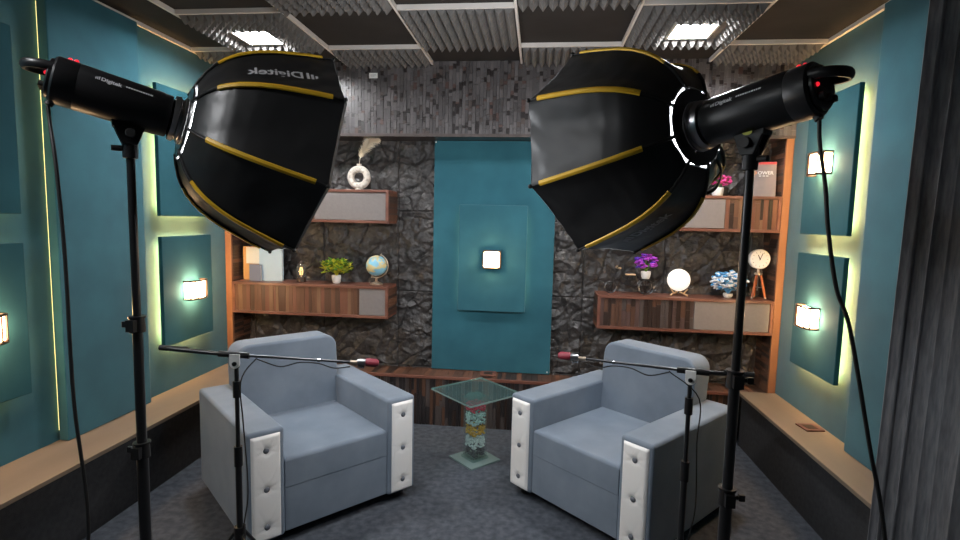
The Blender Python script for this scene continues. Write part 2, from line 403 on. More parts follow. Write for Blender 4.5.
def wallpanel(side, y0, y1, z0, z1, lb, led=True):
    th = .028; gap = .034
    xw = XL if side < 0 else XR; s = -side
    xa, xb = sorted((xw + s*gap, xw + s*(gap+th))); cx = (xa+xb)/2; cy = (y0+y1)/2; cz = (z0+z1)/2
    t = thing('acoustic_panel', lb, 'wall panel', (cx, cy, z0), 0, 'backlit teal wall panels')
    MB().box(xa-cx, xb-cx, y0-cy, y1-cy, 0, z1-z0).build('fabric_panel', M['teal_deep'], t, bevel=.005)
    h = z1-z0; w = (y1-y0)/2
    b0, b1 = sorted((xw+s*.001-cx, xw+s*gap-cx))
    for yy in (-w+.09, w-.09): MB().box(b0, b1, yy-.012, yy+.012, .08, h-.08).build('spacer_batten', M['batten'], t, smooth=0)
    l0, l1 = sorted((xw+s*(gap-.012)-cx, xw+s*(gap-.001)-cx)); e = .045
    L = MB()
    L.box(l0, l1, -w+e, -w+e+.008, e, h-e); L.box(l0, l1, w-e-.008, w-e, e, h-e)
    L.box(l0, l1, -w+e+.01, w-e-.01, e, e+.008); L.box(l0, l1, -w+e+.01, w-e-.01, h-e-.008, h-e)
    ledstrip(t, L, 'led' if led else 'led_low')
    return t
wallpanel(-1, 1.70, 2.212, 1.578, 2.425, 'upper teal panel on left wall at the photo edge', False)
wallpanel(-1, 1.70, 2.212, .722, 1.445, 'lower teal panel on left wall at the photo edge, cut sconce on it', False)
wallpanel(-1, 3.12, 3.635, 1.578, 2.41, 'upper backlit teal panel on left wall behind the left softbox')
wallpanel(-1, 3.12, 3.635, .725, 1.447, 'lower backlit teal panel on left wall carrying a lit sconce above the left armchair')
wallpanel(1, 3.08, 3.602, 1.556, 2.378, 'upper backlit teal panel on right wall, with a sconce beside the strobe cord')
wallpanel(1, 3.08, 3.602, .716, 1.438, 'lower backlit teal panel on right wall, with a sconce above the ledge')

def sconce(loc, rz, lb):
    """built against a wall behind it (+y), facing -y"""
    t = thing('wall_sconce', lb, 'wall light', loc, rz, 'small lit wall sconces')
    w, h, d = .088, .062, .085
    MB().box(-w*.8, w*.8, -.014, -.001, -h*.85, h*.85).build('back_plate', M['bronze'], t, bevel=.003)
    def arc(k, n=10): a = -1+2*k/n; return (w*a, -.022 - (d-.022)*math.sqrt(max(0, 1-.55*a*a))+.0)
    gl = MB()
    pts = [arc(k) for k in range(11)]
    poly = [(x*.93, y*.93) for x, y in pts] + [(w*.93, -.014), (-w*.93, -.014)]
    n = len(poly)
    gl.add([(x, y, -h*.86) for x, y in poly] + [(x, y, h*.86) for x, y in poly],
           [tuple(range(n)), tuple(range(n, 2*n))] + [(i, (i+1) % n, (i+1) % n+n, i+n) for i in range(n)])
    gl.build('glass_shade', M['sconce'], t, smooth=0)
    fr = MB()
    for z in (-h, h):
        fr.tube([(x, y, z) for x, y in [(-w, -.012)] + pts + [(w, -.012)]], .0065, 6)
    for k in (0, 2, 3, 8, 10): x, y = pts[k]; fr.cyl((x, y, -h), (x, y, h), .0045, n=6)
    fr.build('cage_frame', M['bronze'], t)
    return t
PX = .034+.028
s0 = sconce((XL+PX, 3.385, 1.075), PI/2, 'lit sconce on lower left panel, above the left microphone boom')
dup(s0, (XL+PX, 1.965, 1.075), PI/2, 'lit sconce cut by the left photo edge')
dup(s0, (XR-PX, 3.345, 1.975), -PI/2, 'lit sconce on upper right panel, beside the strobe cord')
dup(s0, (XR-PX, 3.345, 1.06), -PI/2, 'lit sconce on lower right panel, above the right ledge')

# centre backdrop
CX = -.346
t = thing('backdrop_panel', 'wide teal fabric backdrop at the middle of rock wall', 'wall panel', (CX, YB-.085, .394))
MB().box(-.474, .474, -.012, .012, 0, 1.812).build('fabric_sheet', M['teal'], t, bevel=.004)
MB().box(-.45, .45, .013, .07, .03, 1.78).build('backing_frame', M['ceil'], t, smooth=0)
for x, z in ((-.462, 1.80), (.455, .02)): MB().ball((x, -.013, z), .006, 8).build('white_pin', M['whitecard'], t)
t = thing('acoustic_panel', 'small raised teal panel in the centre of backdrop, behind the square sconce', 'wall panel', (CX, YB-.125, .887), 0, 'backlit teal wall panels')
MB().box(-.264, .264, -.014, .014, 0, .828).build('fabric_panel', M['teal'], t, bevel=.005)
for x in (-.19, .19): MB().box(x-.012, x+.012, .014, .0275, .06, .77).build('spacer_batten', M['batten'], t, smooth=0)
ml = mat('faint_led_strip', (1,.85,.5), .5, emit=14, ecol=(1,.85,.5))
for x in (-.240, .240): MB().box(x-.003, x+.003, .0155, .022, .06, .77).build('led_strip', ml, t, smooth=0)
t = thing('wall_sconce', 'small square lit sconce in the centre of teal backdrop', 'wall light', (-.345, YB-.139, 1.298), 0, 'small lit wall sconces')
MB().box(-.07, .07, -.018, -.0005, -.07, .07).build('back_plate', M['bronze'], t, bevel=.003)
MB().box(-.058, .058, -.075, -.019, -.058, .058).build('glass_shade', M['sconce'], t, bevel=.012)
f = MB()
for x in (-.063, .063):
    f.box(x-.004, x+.004, -.05, -.019, -.066, .066)
for z in (-.063, .063): f.box(-.058, .058, -.05, -.019, z-.004, z+.004)
f.build('cage_frame', M['bronze'], t, smooth=0)

# ------------------------------------------------------------------ shelves, uprights and bench
def upright(x0, x1, inner, lb):
    cx = (x0+x1)/2
    t = thing('shelf_upright', lb, 'shelf upright', (cx, SF, .394))
    mb = MB(); r = random.Random(5); z = .0; zt = 2.208-.394-.002
    mb.box(x0-cx+(.006 if inner < 0 else 0), x1-cx-(.006 if inner > 0 else 0), .024, YB-SF-.002, 0, zt, 2)
    xi = x1-cx if inner > 0 else x0-cx
    while z < zt-.01:
        h = min(r.uniform(.018, .034), zt-z)
        for y0, y1 in ((.026, .16), (.16, YB-SF-.002)):
            d = r.uniform(0, .004)
            a, b = sorted((xi-inner*.008, xi-inner*d))
            mb.box(a, b, y0+.001, y1-.001, z+.001, z+h-.001, r.choice((0,1,2,2)))
        z += h
    mb.build('slatted_side', BR, t, smooth=0)
    MB().box(x0-cx, x1-cx, 0, .023, 0, zt).build('edge_board', M['edge_wood'], t, bevel=.002)
upright(XL+.002, -2.402, 1, 'narrow upright board at left end of the shelves, orange front edge')
upright(1.688, XR-.002, -1, 'narrow upright board at right end of the shelves, orange front edge')

def shelf(x0, x1, z0, z1, door, lb, mats, seed, hm=.05):
    cx = (x0+x1)/2; t = thing('wall_shelf', lb, 'shelf', (cx, SF, z0), 0, 'box shelves on the rock wall')
    a, b, h, D, e = x0-cx, x1-cx, z1-z0, YB-SF-.035, .021
    c = MB()
    c.box(a, b, 0, D, 0, e); c.box(a, b, 0, D, h-e, h); c.box(a, a+e, 0, D, e, h-e); c.box(b-e, b, 0, D, e, h-e)
    c.build('carcass', M['walnut'], t, bevel=.002, smooth=0)
    # end faces are clad with horizontal slats
    s = MB(); r = random.Random(seed); z = e
    while z < h-e-.004:
        k = min(r.uniform(.016, .03), h-e-z)
        if x1 < 1.6: s.box(b-.001, b+r.uniform(.002, .005), .018, D-.002, z+.001, z+k-.001, r.choice((0,1,2)))
        if x0 > -2.3: s.box(a-r.uniform(.002, .005), a+.001, .018, D-.002, z+.001, z+k-.001, r.choice((0,1,2)))
        z += k
    if s.v: s.build('end_cladding', BR, t, smooth=0)
    d0, d1 = door[0]-cx, door[1]-cx
    MB().box(d0+.002, d1-.002, .008, .024, e+.002, h-e-.002).build('door', M['door'], t, bevel=.0015, smooth=0)
    for q0, q1, sd in ((a+e, d0, seed), (d1, b-e, seed+50)):
        if q1 - q0 > .02: mosaic(MB(), q0, q1, e, h-e, .014, len(mats), .020, .036, hm, max(.24, hm+.1), .005, sd).build('slat_front', mats, t, smooth=0)
    return t
ZU0, ZU1, ZM0, ZM1 = 1.555, 1.809, .820, 1.070
shelf(-2.400, -1.132, ZU0, ZU1, (-1.72,-1.153), 'upper left box shelf with a long greige door, under the ring vase', BR, 11, .3)
shelf(-2.400, -1.132, ZM0, ZM1, (-1.362,-1.153), 'lower left box shelf with brown slats and a small greige door, under the globe', [BR[0], BR[3], BR[0], BR[1], BR[4], BR[0]], 21, .3)
shelf(.455, 1.686, ZU0, ZU1, (.76,1.316), 'upper right box shelf behind the right softbox, under the pink flowers', BR[:4]+BR[3:], 31)
shelf(.455, 1.686, ZM0, ZM1, (1.144,1.665), 'lower right box shelf with dark slats and a greige door, under the moon lamp', [BR[1], BR[2], DK[1], DK[3], BR[2]], 41)
# bench
BZ = .392
t = thing('bench', 'long low slatted dark wood bench at the foot of rock wall', 'bench', (0, (SF+YB)/2, 0))
by0, by1 = 3.888-(SF+YB)/2, YB-.06-(SF+YB)/2
tp = MB(); x = XL+.004; r = random.Random(8)
while x < XR-.01:
    w = min(r.uniform(.028, .045), XR-.004-x); tp.box(x+.001, x+w-.001, by0+.022, by1-.012, BZ-.02, BZ-r.uniform(0, .003), r.choice((0,1,2,1))); x += w
tp.build('bench_top', BR, t, smooth=0)
MB().box(XL+.004, XR-.004, by0, by0+.021, BZ-.022, BZ+.001).build('edge_board', M['walnut'], t, bevel=.002)
bf = MB(); mosaic(bf, XL+.33, 1.475, .0, BZ-.023, by0+.014, 5, .018, .034, .05, .30, .006, 77)
bf.build('bench_front', [DK[0], DK[1], BR[2], DK[0], BR[1]], t, smooth=0)

# ------------------------------------------------------------------ armchairs
def rounded_outline(w, z0, z1, r, n=6, sag=0):
    pts = [(-w, z0), (w, z0)]
    for k in range(n+1): a = PI/2*k/n; pts.append((w-r+r*math.cos(a), z1-r+r*math.sin(a)))
    for k in range(n+1): a = PI/2+PI/2*k/n; pts.append((-w+r+r*math.cos(a), z1-r+r*math.sin(a)))
    return pts
def armchair(loc, rz, lb):
    W, D, AW, H, FB = .925, .84, .177, .60, .052
    t = thing('armchair', lb, 'armchair', loc, rz, 'blue grey velvet armchairs')
    w = W/2; i = w-AW
    for s in (-1, 1):
        x0, x1 = sorted((s*w, s*i))
        a = MB().box(x0, x1, 0, D, FB, H).build('arm', M['chair'], t, bevel=.018, seg=4)
        # tufted white pad on the arm's front
        pw = .068; zc0, zc1 = FB+.012, H-.022; cx = s*(i+AW/2) + s*.002
        hb = [zc0+(zc1-zc0)*f for f in (.13, .49, .86)]
        nu, nv = 22, 76
        def pad(u, v):
            x = (u*2-1)*pw; z = zc0+(zc1-zc0)*v
            e = min(1, min(u, 1-u)*14)*.5 + min(1, min(v, 1-v)*50)*.5
            y = .002 + .011*math.sqrt(max(0, min(1, min(u,1-u)*14)))*math.sqrt(max(0, min(1, min(v,1-v)*60)))
            y += .002*math.cos(x/pw*PI/2)
            for b in hb:
                d2 = math.hypot(x, z-b)
                y -= .007*math.exp(-(d2/.020)**2)
                for q in (.35, -.35, 2.2, -2.2):      # creases fanning from the button
                    dx, dz = x, z-b; side = 1 if dx >= 0 else -1
                    if (q > 0) == (side > 0) or abs(q) < 1:
                        l = abs(dz - q*dx)/math.hypot(1, q)
                        y -= .0036*math.exp(-(l/.0045)**2)*math.exp(-d2/.06)
            return (cx+x, -max(.001, y), z)
        mb = MB(); mb.grid(pad, nu, nv)
        n0 = len(mb.v); mb.box(cx-pw, cx+pw, -.0012, .004, zc0, zc1)
        mb.build('tufted_pad', M['leatherette'], a, smooth=60, label='white tufted leatherette pad')
        for b in hb:
            MB().ball((cx, -.0105, b), .0140, 12, sc=(1, .5, 1)).build('button', M['button'], a, label='grey upholstery button')
    MB().box(-i+.001, i-.001, .010, D-.03, FB+.012, .2865).build('seat_base', M['chair'], t, bevel=.004, seg=2)
    sc = MB()
    sc.box(-i+.002, i-.002, .008, .68, .287, .434)
    so_ = sc.build('seat_cushion', M['chair'], t, bevel=.020, seg=4)
    bv = so_.data.attributes.new('bevel_weight_edge', 'FLOAT', 'EDGE'); so_.modifiers['bevel'].limit_method = 'WEIGHT'
    for e in so_.data.edges:
        z_ = min(so_.data.vertices[k].co.z for k in e.vertices); bv.data[e.index].value = 1.0 if z_ > .4 else .15
    bw = .306; lean = Matrix(((1,0,0,0),(0,1,.10,0),(0,0,1,0),(0,0,0,1)))
    bk = MB(); ol = rounded_outline(bw, .30, .852, .075)
    n = len(ol); y0, y1 = .583, .765
    bk.add([(x, y0, z) for x, z in ol] + [(x, y1-.0*z, z) for x, z in ol],
           [tuple(range(n)), tuple(reversed(range(n, 2*n)))] + [(k, k+n, (k+1) % n+n, (k+1) % n) for k in range(n)], 0, lean @ T(0,0,0))
    bk.build('backrest', M['chair'], t, bevel=.018, seg=4)
    MB().box(-i+.001, i-.001, .80, D-.004, FB, .58).build('back_panel', M['chair'], t, bevel=.01)
    for sx in (-1, 1):
        for y in (.075, D-.075):
            MB().lathe([(.028,.0),(.034,.01),(.034,FB+.006)], 16, 0, T(sx*(w-.075), y, 0)).build('foot', M['black'], t, label='black round foot')
    return t
armchair((-.977, 2.517, 0), .828, 'blue grey armchair with white tufted arm fronts, standing by the left wall ledge')
armchair((.214, 2.672, 0), -.752, 'blue grey armchair with white tufted arm fronts, standing by the right wall ledge')

# ------------------------------------------------------------------ glass side table
t = thing('side_table', 'square glass side table with coloured pebbles in its column, between the armchairs', 'side table', (-.372, 3.368, 0), R(45))
MB().box(-.122, .122, -.122, .122, 0, .013).build('base_plate', M['frosted'], t, bevel=.002)
tt_ = MB().box(-.213, .213, -.213, .213, .462, .473).build('table_top', M['greenglass'], t, bevel=.002)
eg = MB()
for q in ((-.2145,.2145,-.2145,-.2132),(-.2145,.2145,.2132,.2145),(-.2145,-.2132,-.2132,.2132),(.2132,.2145,-.2132,.2132)): eg.box(*q, .4622, .4728)
eg.build('polished_edge', M['frosted'], tt_, smooth=0)
cw = .057
col = MB()
for q in ((-cw,cw,-cw,-cw+.005),(-cw,cw,cw-.005,cw),(-cw,-cw+.005,-cw+.005,cw-.005),(cw-.005,cw,-cw+.005,cw-.005)): col.box(*q, .032, .425)
col.build('glass_column', M['glass'], t, smooth=0)
st = MB()
st.box(-.066,.066,-.066,.066,.0135,.031)
st.build('column_foot', M['greenglass'], t, bevel=.003)
cp = MB()
for k, (a, z0, z1) in enumerate(((.066,.4255,.436),(.047,.4365,.447),(.037,.4475,.4615))): cp.box(-a, a, -a, a, z0, z1)
cp.build('column_cap', M['greenglass'], t, bevel=.002)
r = random.Random(4); z = .034
for nm, h, k in (('dark',.055,'dark'),('clear',.085,'clear'),('gold',.070,'gold'),('aqua',.090,'aqua'),('red',.065,'red')):
    pb = MB(); n = int(h/.0026*2.4)
    for _ in range(n*3):
        rr = r.uniform(.0055, .0085)
        face = r.random(); a = cw-.006-rr; x, y = r.uniform(-a, a), r.uniform(-a, a)
        if face < .9:
            if r.random() < .5: x = r.choice((-a, a))
            else: y = r.choice((-a, a))
        pb.ball((x, y, z+rr+r.random()*(h-2*rr)), rr, 6, sc=(1, 1, .8))
    o = pb.build('pebble_fill', PB[k], t, label='layer of %s pebbles' % {'dark':'dark grey','clear':'clear','gold':'golden','aqua':'pale aqua','red':'red'}[nm]); o['kind'] = 'stuff'
    z += h

# ------------------------------------------------------------------ light stands, strobes, softboxes
CAM = Vector((0, 0, 1.6))
AX = {'L': (Vector((-1.179,1.659,1.902)), .824, -.234, .314, 1, .155), 'R': (Vector((.482,1.716,1.901)), -.677, -.144, -.349, -1, .175)}
def frame(key):
    P, az, el, ro, sg, tp = AX[key]
    d = Vector((math.cos(el)*math.sin(az), math.cos(el)*math.cos(az), math.sin(el)))
    u = d.cross(Vector((0,0,1))).normalized(); w = u.cross(d)
    return P, d, u, w, ro, sg, tp
def light_stand(key, lb):
    P, d, u, w, ro, sg, tp = frame(key)
    q = P - d*tp; x, y = q.x, q.y; ztop = q.z-.155
    t = thing('light_stand', lb, 'light stand', (x, y, 0), 0, 'black light stands')
    z1, z2 = .93, 1.36
    z1, z2 = (.82, 1.245) if key == 'L' else (.80, 1.16)
    MB().cyl((0,0,.10),(0,0,z1), .0175, n=20).build('pole', M['blackmetal'], t)
    MB().cyl((0,0,z1),(0,0,z2), .0150, n=20).build('pole', M['blackmetal'], t)
    MB().cyl((0,0,z2),(0,0,ztop), .0122, n=20).build('pole', M['blackmetal'], t)
    MB().cyl((0,0,ztop-.004),(0,0,ztop+.014), .014, n=20).build('spigot', M['chrome'], t, label='chrome spigot')
    s = -1 if key == 'L' else 1
    for z in (z1, z2):
        c = MB(); c.cyl((0,0,z-.035),(0,0,z+.012), .024, .022, 20); c.cyl((0,0,z+.012),(0,0,z+.018), .026, n=20)
        c.box(-.014, .014, -.034, -.016, z-.030, z+.008)
        cl = c.build('collar', M['black'], t)
        k = MB(); k.cyl((s*.018,0,z-.012),(s*.034,0,z-.012), .007, n=10); k.box(*sorted((s*.034, s*.052)), -.006, .006, z-.022, z-.002)
        k.build('locking_knob', M['black'], cl, bevel=.002)
    MB().cyl((0,0,.41),(0,0,.46), .026, n=20).build('leg_hub', M['black'], t)
    MB().cyl((0,0,.10),(0,0,.14), .024, n=20).build('brace_hub', M['black'], t)
    for k in range(3):
        a = R(90+120*k + (180 if key == 'L' else 180)); c, sn = math.cos(a), math.sin(a)
        l = MB(); l.tube([(.024*c,.024*sn,.436),(.46*c,.46*sn,.014)], .0095, 10); l.tube([(.022*c,.022*sn,.12),(.25*c,.25*sn,.217)], .006, 8)
        lg = l.build('leg', M['blackmetal'], t)
        MB().ball((.46*c,.46*sn,.0135), .0135, 10).build('rubber_foot', M['rubber'], lg)
    return t
light_stand('L', 'tall black light stand in front of the left wall, holding the left strobe')
light_stand('R', 'tall black light stand beside the right armchair, holding the right strobe')

def curved_text(body, size, fn, name, m, parent, cuts=1, bars=True, bold=.02):
    """lettering laid on a surface: fn(a, b) -> point, a along the line of text, b up"""
    mb = text_mb(body, size, bold, cuts); x0 = min(v[0] for v in mb.v)
    out = MB(); sh = size*.95 if bars else 0
    out.add([(v[0]-x0+sh, v[1], 0) for v in mb.v], mb.f)
    if bars:      # the three-bar mark in front of the word
        for k, hgt in enumerate((.42, .56, .70)):
            bx = MB().grid(lambda a, b, k=k, hgt=hgt: (size*(.12+.24*k)+size*.15*a, size*hgt*b, 0), 2, 6)
            out.add(bx.v, bx.f)
    wd = max(v[0] for v in out.v)
    out.v = [tuple(fn(v[0]-wd/2, v[1]-size*.34)) for v in out.v]
    return out.build(name, m, parent, smooth=0)

def strobe(key, lb):
    P, d, u, w, ro, sg, tp = frame(key)
    t = thing('studio_strobe', lb, 'studio light', P, 0, 'black studio strobes')
    A = lambda s, r, a: d*s + (u*math.cos(a) + w*math.sin(a))*r        # local point around the axis
    B = Matrix(((u.x,w.x,d.x,0),(u.y,w.y,d.y,0),(u.z,w.z,d.z,0),(0,0,0,1)))   # local z = axis
    r0 = .070; L0, L1 = -.345, -.040
    body = MB(); n = 64; prof = [(L0,.064),(L0+.006,r0),(L0+.055,r0),(L0+.058,r0-.0015),(L0+.061,r0),(L1-.03,r0),(L1-.026,r0-.002),(L1-.004,r0-.002),(L1,.058)]
    vs = []
    for z, r in prof:
        for j in range(n):
            a = 2*PI*j/n; fin = .0016*(j % 2) if (L0+.06 < z < L1-.028) and math.sin(a) < .35 else 0
            vs.append((math.cos(a)*(r-fin), math.sin(a)*(r-fin), z))
    fs = [(i*n+j, i*n+(j+1) % n, (i+1)*n+(j+1) % n, (i+1)*n+j) for i in range(len(prof)-1) for j in range(n)] + [tuple(reversed(range(n))), tuple(range((len(prof)-1)*n, len(prof)*n))]
    body.add(vs, fs, 0, B); bo = body.build('body', M['black'], t, smooth=30)
    # chrome accessory mount
    mt = MB(); mt.lathe([(.056,-.0395),(.072,-.036),(.075,-.022),(.068,-.018),(.068,-.010),(.078,-.008),(.078,-.001),(.05,-.0005)], 40, 0, B)
    mt.build('accessory_mount', M['steel'], t)
    # control panel at the rear
    rp = MB(); rp.lathe([(.054,L0-.012),(.058,L0-.008),(.058,L0-.0005)], 40, 0, B)
    rpo = rp.build('control_panel', M['black'], t)
    dp = MB(); dp.box(-.03,.03,-.002,.024,L0-.0145,L0-.012,0,B); dp.build('display', M['rubber'], rpo, smooth=0)
    for x in (-.03, 0, .03): MB().cyl((x,-.028,L0-.024),(x,-.028,L0-.012), .009, n=14, M=B).build('dial', M['rubber'], rpo)
    sw = MB(); ss = -1 if key == 'L' else 1
    up = Vector((0,0,1)); up = (up - d*up.dot(d)).normalized()
    side = d.cross(up)
    cam = (CAM - P); cam = (cam - d*cam.dot(d)).normalized()
    C = Matrix(((side.x,up.x,d.x,0),(side.y,up.y,d.y,0),(side.z,up.z,d.z,0),(0,0,0,1)))
    sw.ball(d*(L0-.012) + cam*.040 + up*.012, .006, 10); sw.build('power_switch', M['redlamp'], rpo, label='glowing red switch')
    for q0, qr in ((.045,.007),(.030,.006)): MB().ball(up*(r0+.001) + d*(L0+q0), qr, 10).build('indicator_lamp', M['redlamp'], t, label='red indicator on top')
    # carrying handle, a flat hoop leaning back from the rear top
    hp = []
    for k in range(17):
        a = -PI/2 + PI*k/16
        hp.append((math.sin(a)*.050, .026 - .010*math.cos(a), L0 + .004 - .072*max(0, math.cos(a))**.7))
    hd = MB(); hd.tube(hp, .0085, 10, M=C, flat=1.6); hd.build('handle', M['black'], t)
    # socket and clip at lower rear
    so = MB(); so.cyl(d*(L0+.012)-up*(.062), d*(L0+.006)-up*(.078), .011, n=12); so.build('power_socket', M['rubber'], t)
    # tilting bracket over the stand's spigot
    q = -d*tp; br = MB()
    vz = Vector((0,0,1)); sx = d.cross(vz).normalized(); fx = vz.cross(sx)
    K = Matrix(((fx.x,sx.x,0,q.x),(fx.y,sx.y,0,q.y),(fx.z,sx.z,1,q.z),(0,0,0,1)))
    for yy in (-.024, .013):
        br.prism([(-.050,-.050),(.050,-.050),(.032,-.10),(.020,-.128),(-.020,-.128),(-.032,-.10)], yy, yy+.011, 0, K)
    br.box(-.045, .045, -.024, .024, -.074, -.050, 0, K)
    br.cyl((0,0,-.170),(0,0,-.105), .021, .023, 18, 0, K)
    bko = br.build('tilt_bracket', M['black'], t, bevel=.003)
    for p0, p1, kr in (((0,-.040,-.095),(0,-.024,-.095),.016), ((0,.024,-.095),(0,.055,-.095),.014), ((-.05,0,-.140),(-.020,0,-.140),.009)):
        MB().cyl(p0, p1, kr, n=14, M=K).build('locking_knob', M['rubber'], bko, bevel=.002)
    if key == 'R':
        e = MB(); ysd = -1 if (K.to_3x3() @ Vector((0,-1,0))).dot(cam) > 0 else 1
        e.lathe([(.013,0),(.013,.001)], 20, 0, K @ T(.0, ysd*.0252, -.066) @ RX(ysd*-PI/2) @ Matrix.Diagonal((1.1,.62,1,1)))
        e.build('sticker', M['olive'], bko, label='yellow oval sticker')
    # printed name on the flank facing the camera
    e1 = (cam*math.cos(R(36)) + up*math.sin(R(36))).normalized()
    sgn = 1 if key == 'L' else -1
    e2 = (d*sgn).cross(e1)
    e2 = e1.cross(d*sgn)
    if e2.dot(up) < 0: e2 = -e2
    def put(c0):
        def fn(a, b):
            th = b/r0
            return d*(c0 + sgn*a) + (e1*math.cos(th) + e2*math.sin(th))*(r0+.0012)
        return fn
    c0 = -.215 if key == 'L' else -.118
    curved_text('Digitek', .0175, put(c0), 'logo_text', M['print'], t, 1, True, .03)
    ln = MB(); r = random.Random(3); x = 0
    c1 = c0 + sgn*.062
    fn = put(c1)
    while x < .07:
        wd = r.uniform(.003, .007)
        g = MB().grid(lambda a, b: tuple(fn(-.018 + x + wd*a, -.001+.0048*b)), 1, 2); ln.add(g.v, g.f); x += wd+.0018
    ln.build('small_print', M['print'], t, smooth=0)
    return t
strobe('L', 'black studio strobe on the left light stand')
strobe('R', 'black studio strobe on the right light stand')

PROF = [(0,.27),(.03,.37),(.07,.47),(.12,.555),(.18,.63),(.25,.695),(.37,.775),(.5,.838),(.65,.893),(.8,.943),(.9,.973),(1,1)]
def rho(t):
    for (a, b), (c, e) in zip(PROF, PROF[1:]):
        if t <= c: return b + (e-b)*(t-a)/(c-a)
    return 1
def softbox(key, lb):
    P, d, u, w, ro, sg, tp = frame(key)
    SR, DP = .38, .394
    t = thing('softbox', lb, 'softbox', P, 0, 'black octagonal softboxes')
    def S(tt, i, off=0):                # i = rib index (fraction between ribs), tt = 0 ring .. 1 mouth
        k = math.floor(i); f = i-k
        a0, a1 = ro+sg*k*PI/4, ro+sg*(k+1)*PI/4
        r = rho(tt)*SR + off
        p0 = (w*math.cos(a0)+u*math.sin(a0))*r; p1 = (w*math.cos(a1)+u*math.sin(a1))*r
        sag = 1 - .16*f*(1-f)*min(1, tt*3)*(1-.55*max(0, tt-.7)/.3)
        return (p0*(1-f) + p1*f)*sag + d*(tt*DP)
    T0 = .026
    ts = [T0 + (1-T0)*k/44 for k in range(45)]
    def skin(off, tmax=1):
        mb = MB(); n = 160
        vs = []
        for tt in ts:
            for j in range(n):
                i = j/20; p = S(min(tt, tmax), i, off); q = i % 1; k = int(i); z = 1 if key == 'L' else 5
                wr = .0055*noise.noise(Vector((q*2.2 + tt*2.5 + 7*k, tt*2.2 - q*1.5, z)))
                wr += .010*(abs(noise.noise(Vector((q*3.4 + tt*4.2 + 11*k, (tt - q)*1.1, z+3))))-.25)*max(0, tt-.25)
                wr *= min(1, 9*q*(1-q))
                vs.append(p + (p - d*p.dot(d)).normalized()*wr)
        fs = [(i*n+j, i*n+(j+1) % n, (i+1)*n+(j+1) % n, (i+1)*n+j) for i in range(len(ts)-1) for j in range(n)]
        mb.add(vs, fs); return mb
    ca = skin(0)
    # turned-in lip round the mouth
    n = 64
    lip = [S(1, j/8, 0) for j in range(n)] + [S(1, j/8, -.012) + d*.012 for j in range(n)] + [S(1, j/8, -.022) - d*.004 for j in range(n)]
    ca.add(lip, [(k*n+j, k*n+(j+1) % n, (k+1)*n+(j+1) % n, (k+1)*n+j) for k in range(2) for j in range(n)])
    can = ca.build('canopy', M['fabric_black'], t, smooth=60)
    skin(-.006, .95).build('lining', M['silver'], t, smooth=60, label='silver inner lining')
    df = MB(); q = [S(.93, j/8, -.012) for j in range(n)]
    df.add(q + [d*(.93*DP)], [(j, (j+1) % n, n) for j in range(n)])
    df.build('diffuser', M['diff'], t, smooth=0, label='white glowing diffuser cloth')
    rg = MB(); B = Matrix(((u.x,w.x,d.x,0),(u.y,w.y,d.y,0),(u.z,w.z,d.z,0),(0,0,0,1)))
    rg.lathe([(.079,.0),(.116,.001),(.121,.006),(.117,.010),(.082,.010),(.079,.0)], 40, 0, B)
    rg.build('speed_ring', M['blackmetal'], t)
    fl = MB(); fl.lathe([(.045,-.0002),(.052,.01),(.050,.045),(.030,.062),(.004,.066)], 24, 0, B)
    fl.build('modelling_lamp', M['tubelight'], t, label='glowing lamp inside')
    for i in range(8):
        rb = MB(); rb.tube([S(x, i, .004) for x in (0.005,.03,.07,.12,.16)], .0058, 8)
        rb.tube([S(x, i, .0015) for x in (.16,.25,.37,.5,.65,.8,.9,1)], .0035, 6)
        rb.ball(S(1, i, .002), .008, 8)
        rbo = rb.build('rib', M['rubber'], t)
        cv = MB(); cp = []
        for k in range(19): cp.append(S(.13+.77*k/18, i, .0025))
        vs = []
        for k, p in enumerate(cp):
            tg = (cp[min(k+1,18)]-cp[max(k-1,0)]).normalized(); nr = (p-d*p.dot(d)).normalized(); nr = (nr-tg*nr.dot(tg)).normalized(); bn = tg.cross(nr)
            for a, b in ((-.009,-.001),(-.008,.004),(0,.007),(.008,.004),(.009,-.001)): vs.append(p+bn*a+nr*b)
        m = 5
        cv.add(vs, [(k*m+j, k*m+j+1, (k+1)*m+j+1, (k+1)*m+j) for k in range(18) for j in range(4)] + [(0,1,2,3,4), tuple(18*m+j for j in range(5))])
        cv.build('rib_cover', M['yellow'], rbo, label='yellow rib cover')
    # printed name on the panel, running from mouth to ring
    ip, hgt, dim = (0, .040, False) if key == 'L' else (3, .040, True)
    wdt = .30
    def fn(a, b):
        tt = (.58 if key == 'L' else .56) - a/ (DP*1.12)
        mid = ip + .5
        rr = rho(tt)*SR*math.cos(PI/8)*.97
        f = mid + (-b if sg*1 > 0 else -b)/(2*SR*rho(tt)*math.sin(PI/8))
        p = S(tt, f, .0); nr = (p - d*p.dot(d)).normalized()
        return p + nr*.0035
    curved_text('Digitek', .062 if key == 'L' else .058, fn, 'logo_text', M['printdim'] if dim else M['print'], can, 2, True, .02)
    if key == 'R':
        s1 = MB(); pts = [S(.02, 4.6, .004), S(.10, 4.75, .02), S(.3, 4.85, .035), S(.50, 4.9, .03), S(.68, 4.6, .012), S(.80, 4.3, .004)]
        s1.tube(catmull(pts, 6), .010, 8, flat=.35); s1.build('strap', M['rubber'], t)
    return t
softbox('L', 'black octagonal softbox with yellow ribs, on the left strobe, name upside down near its top')
softbox('R', 'black octagonal softbox with yellow ribs, on the right strobe, dark loop strap below')

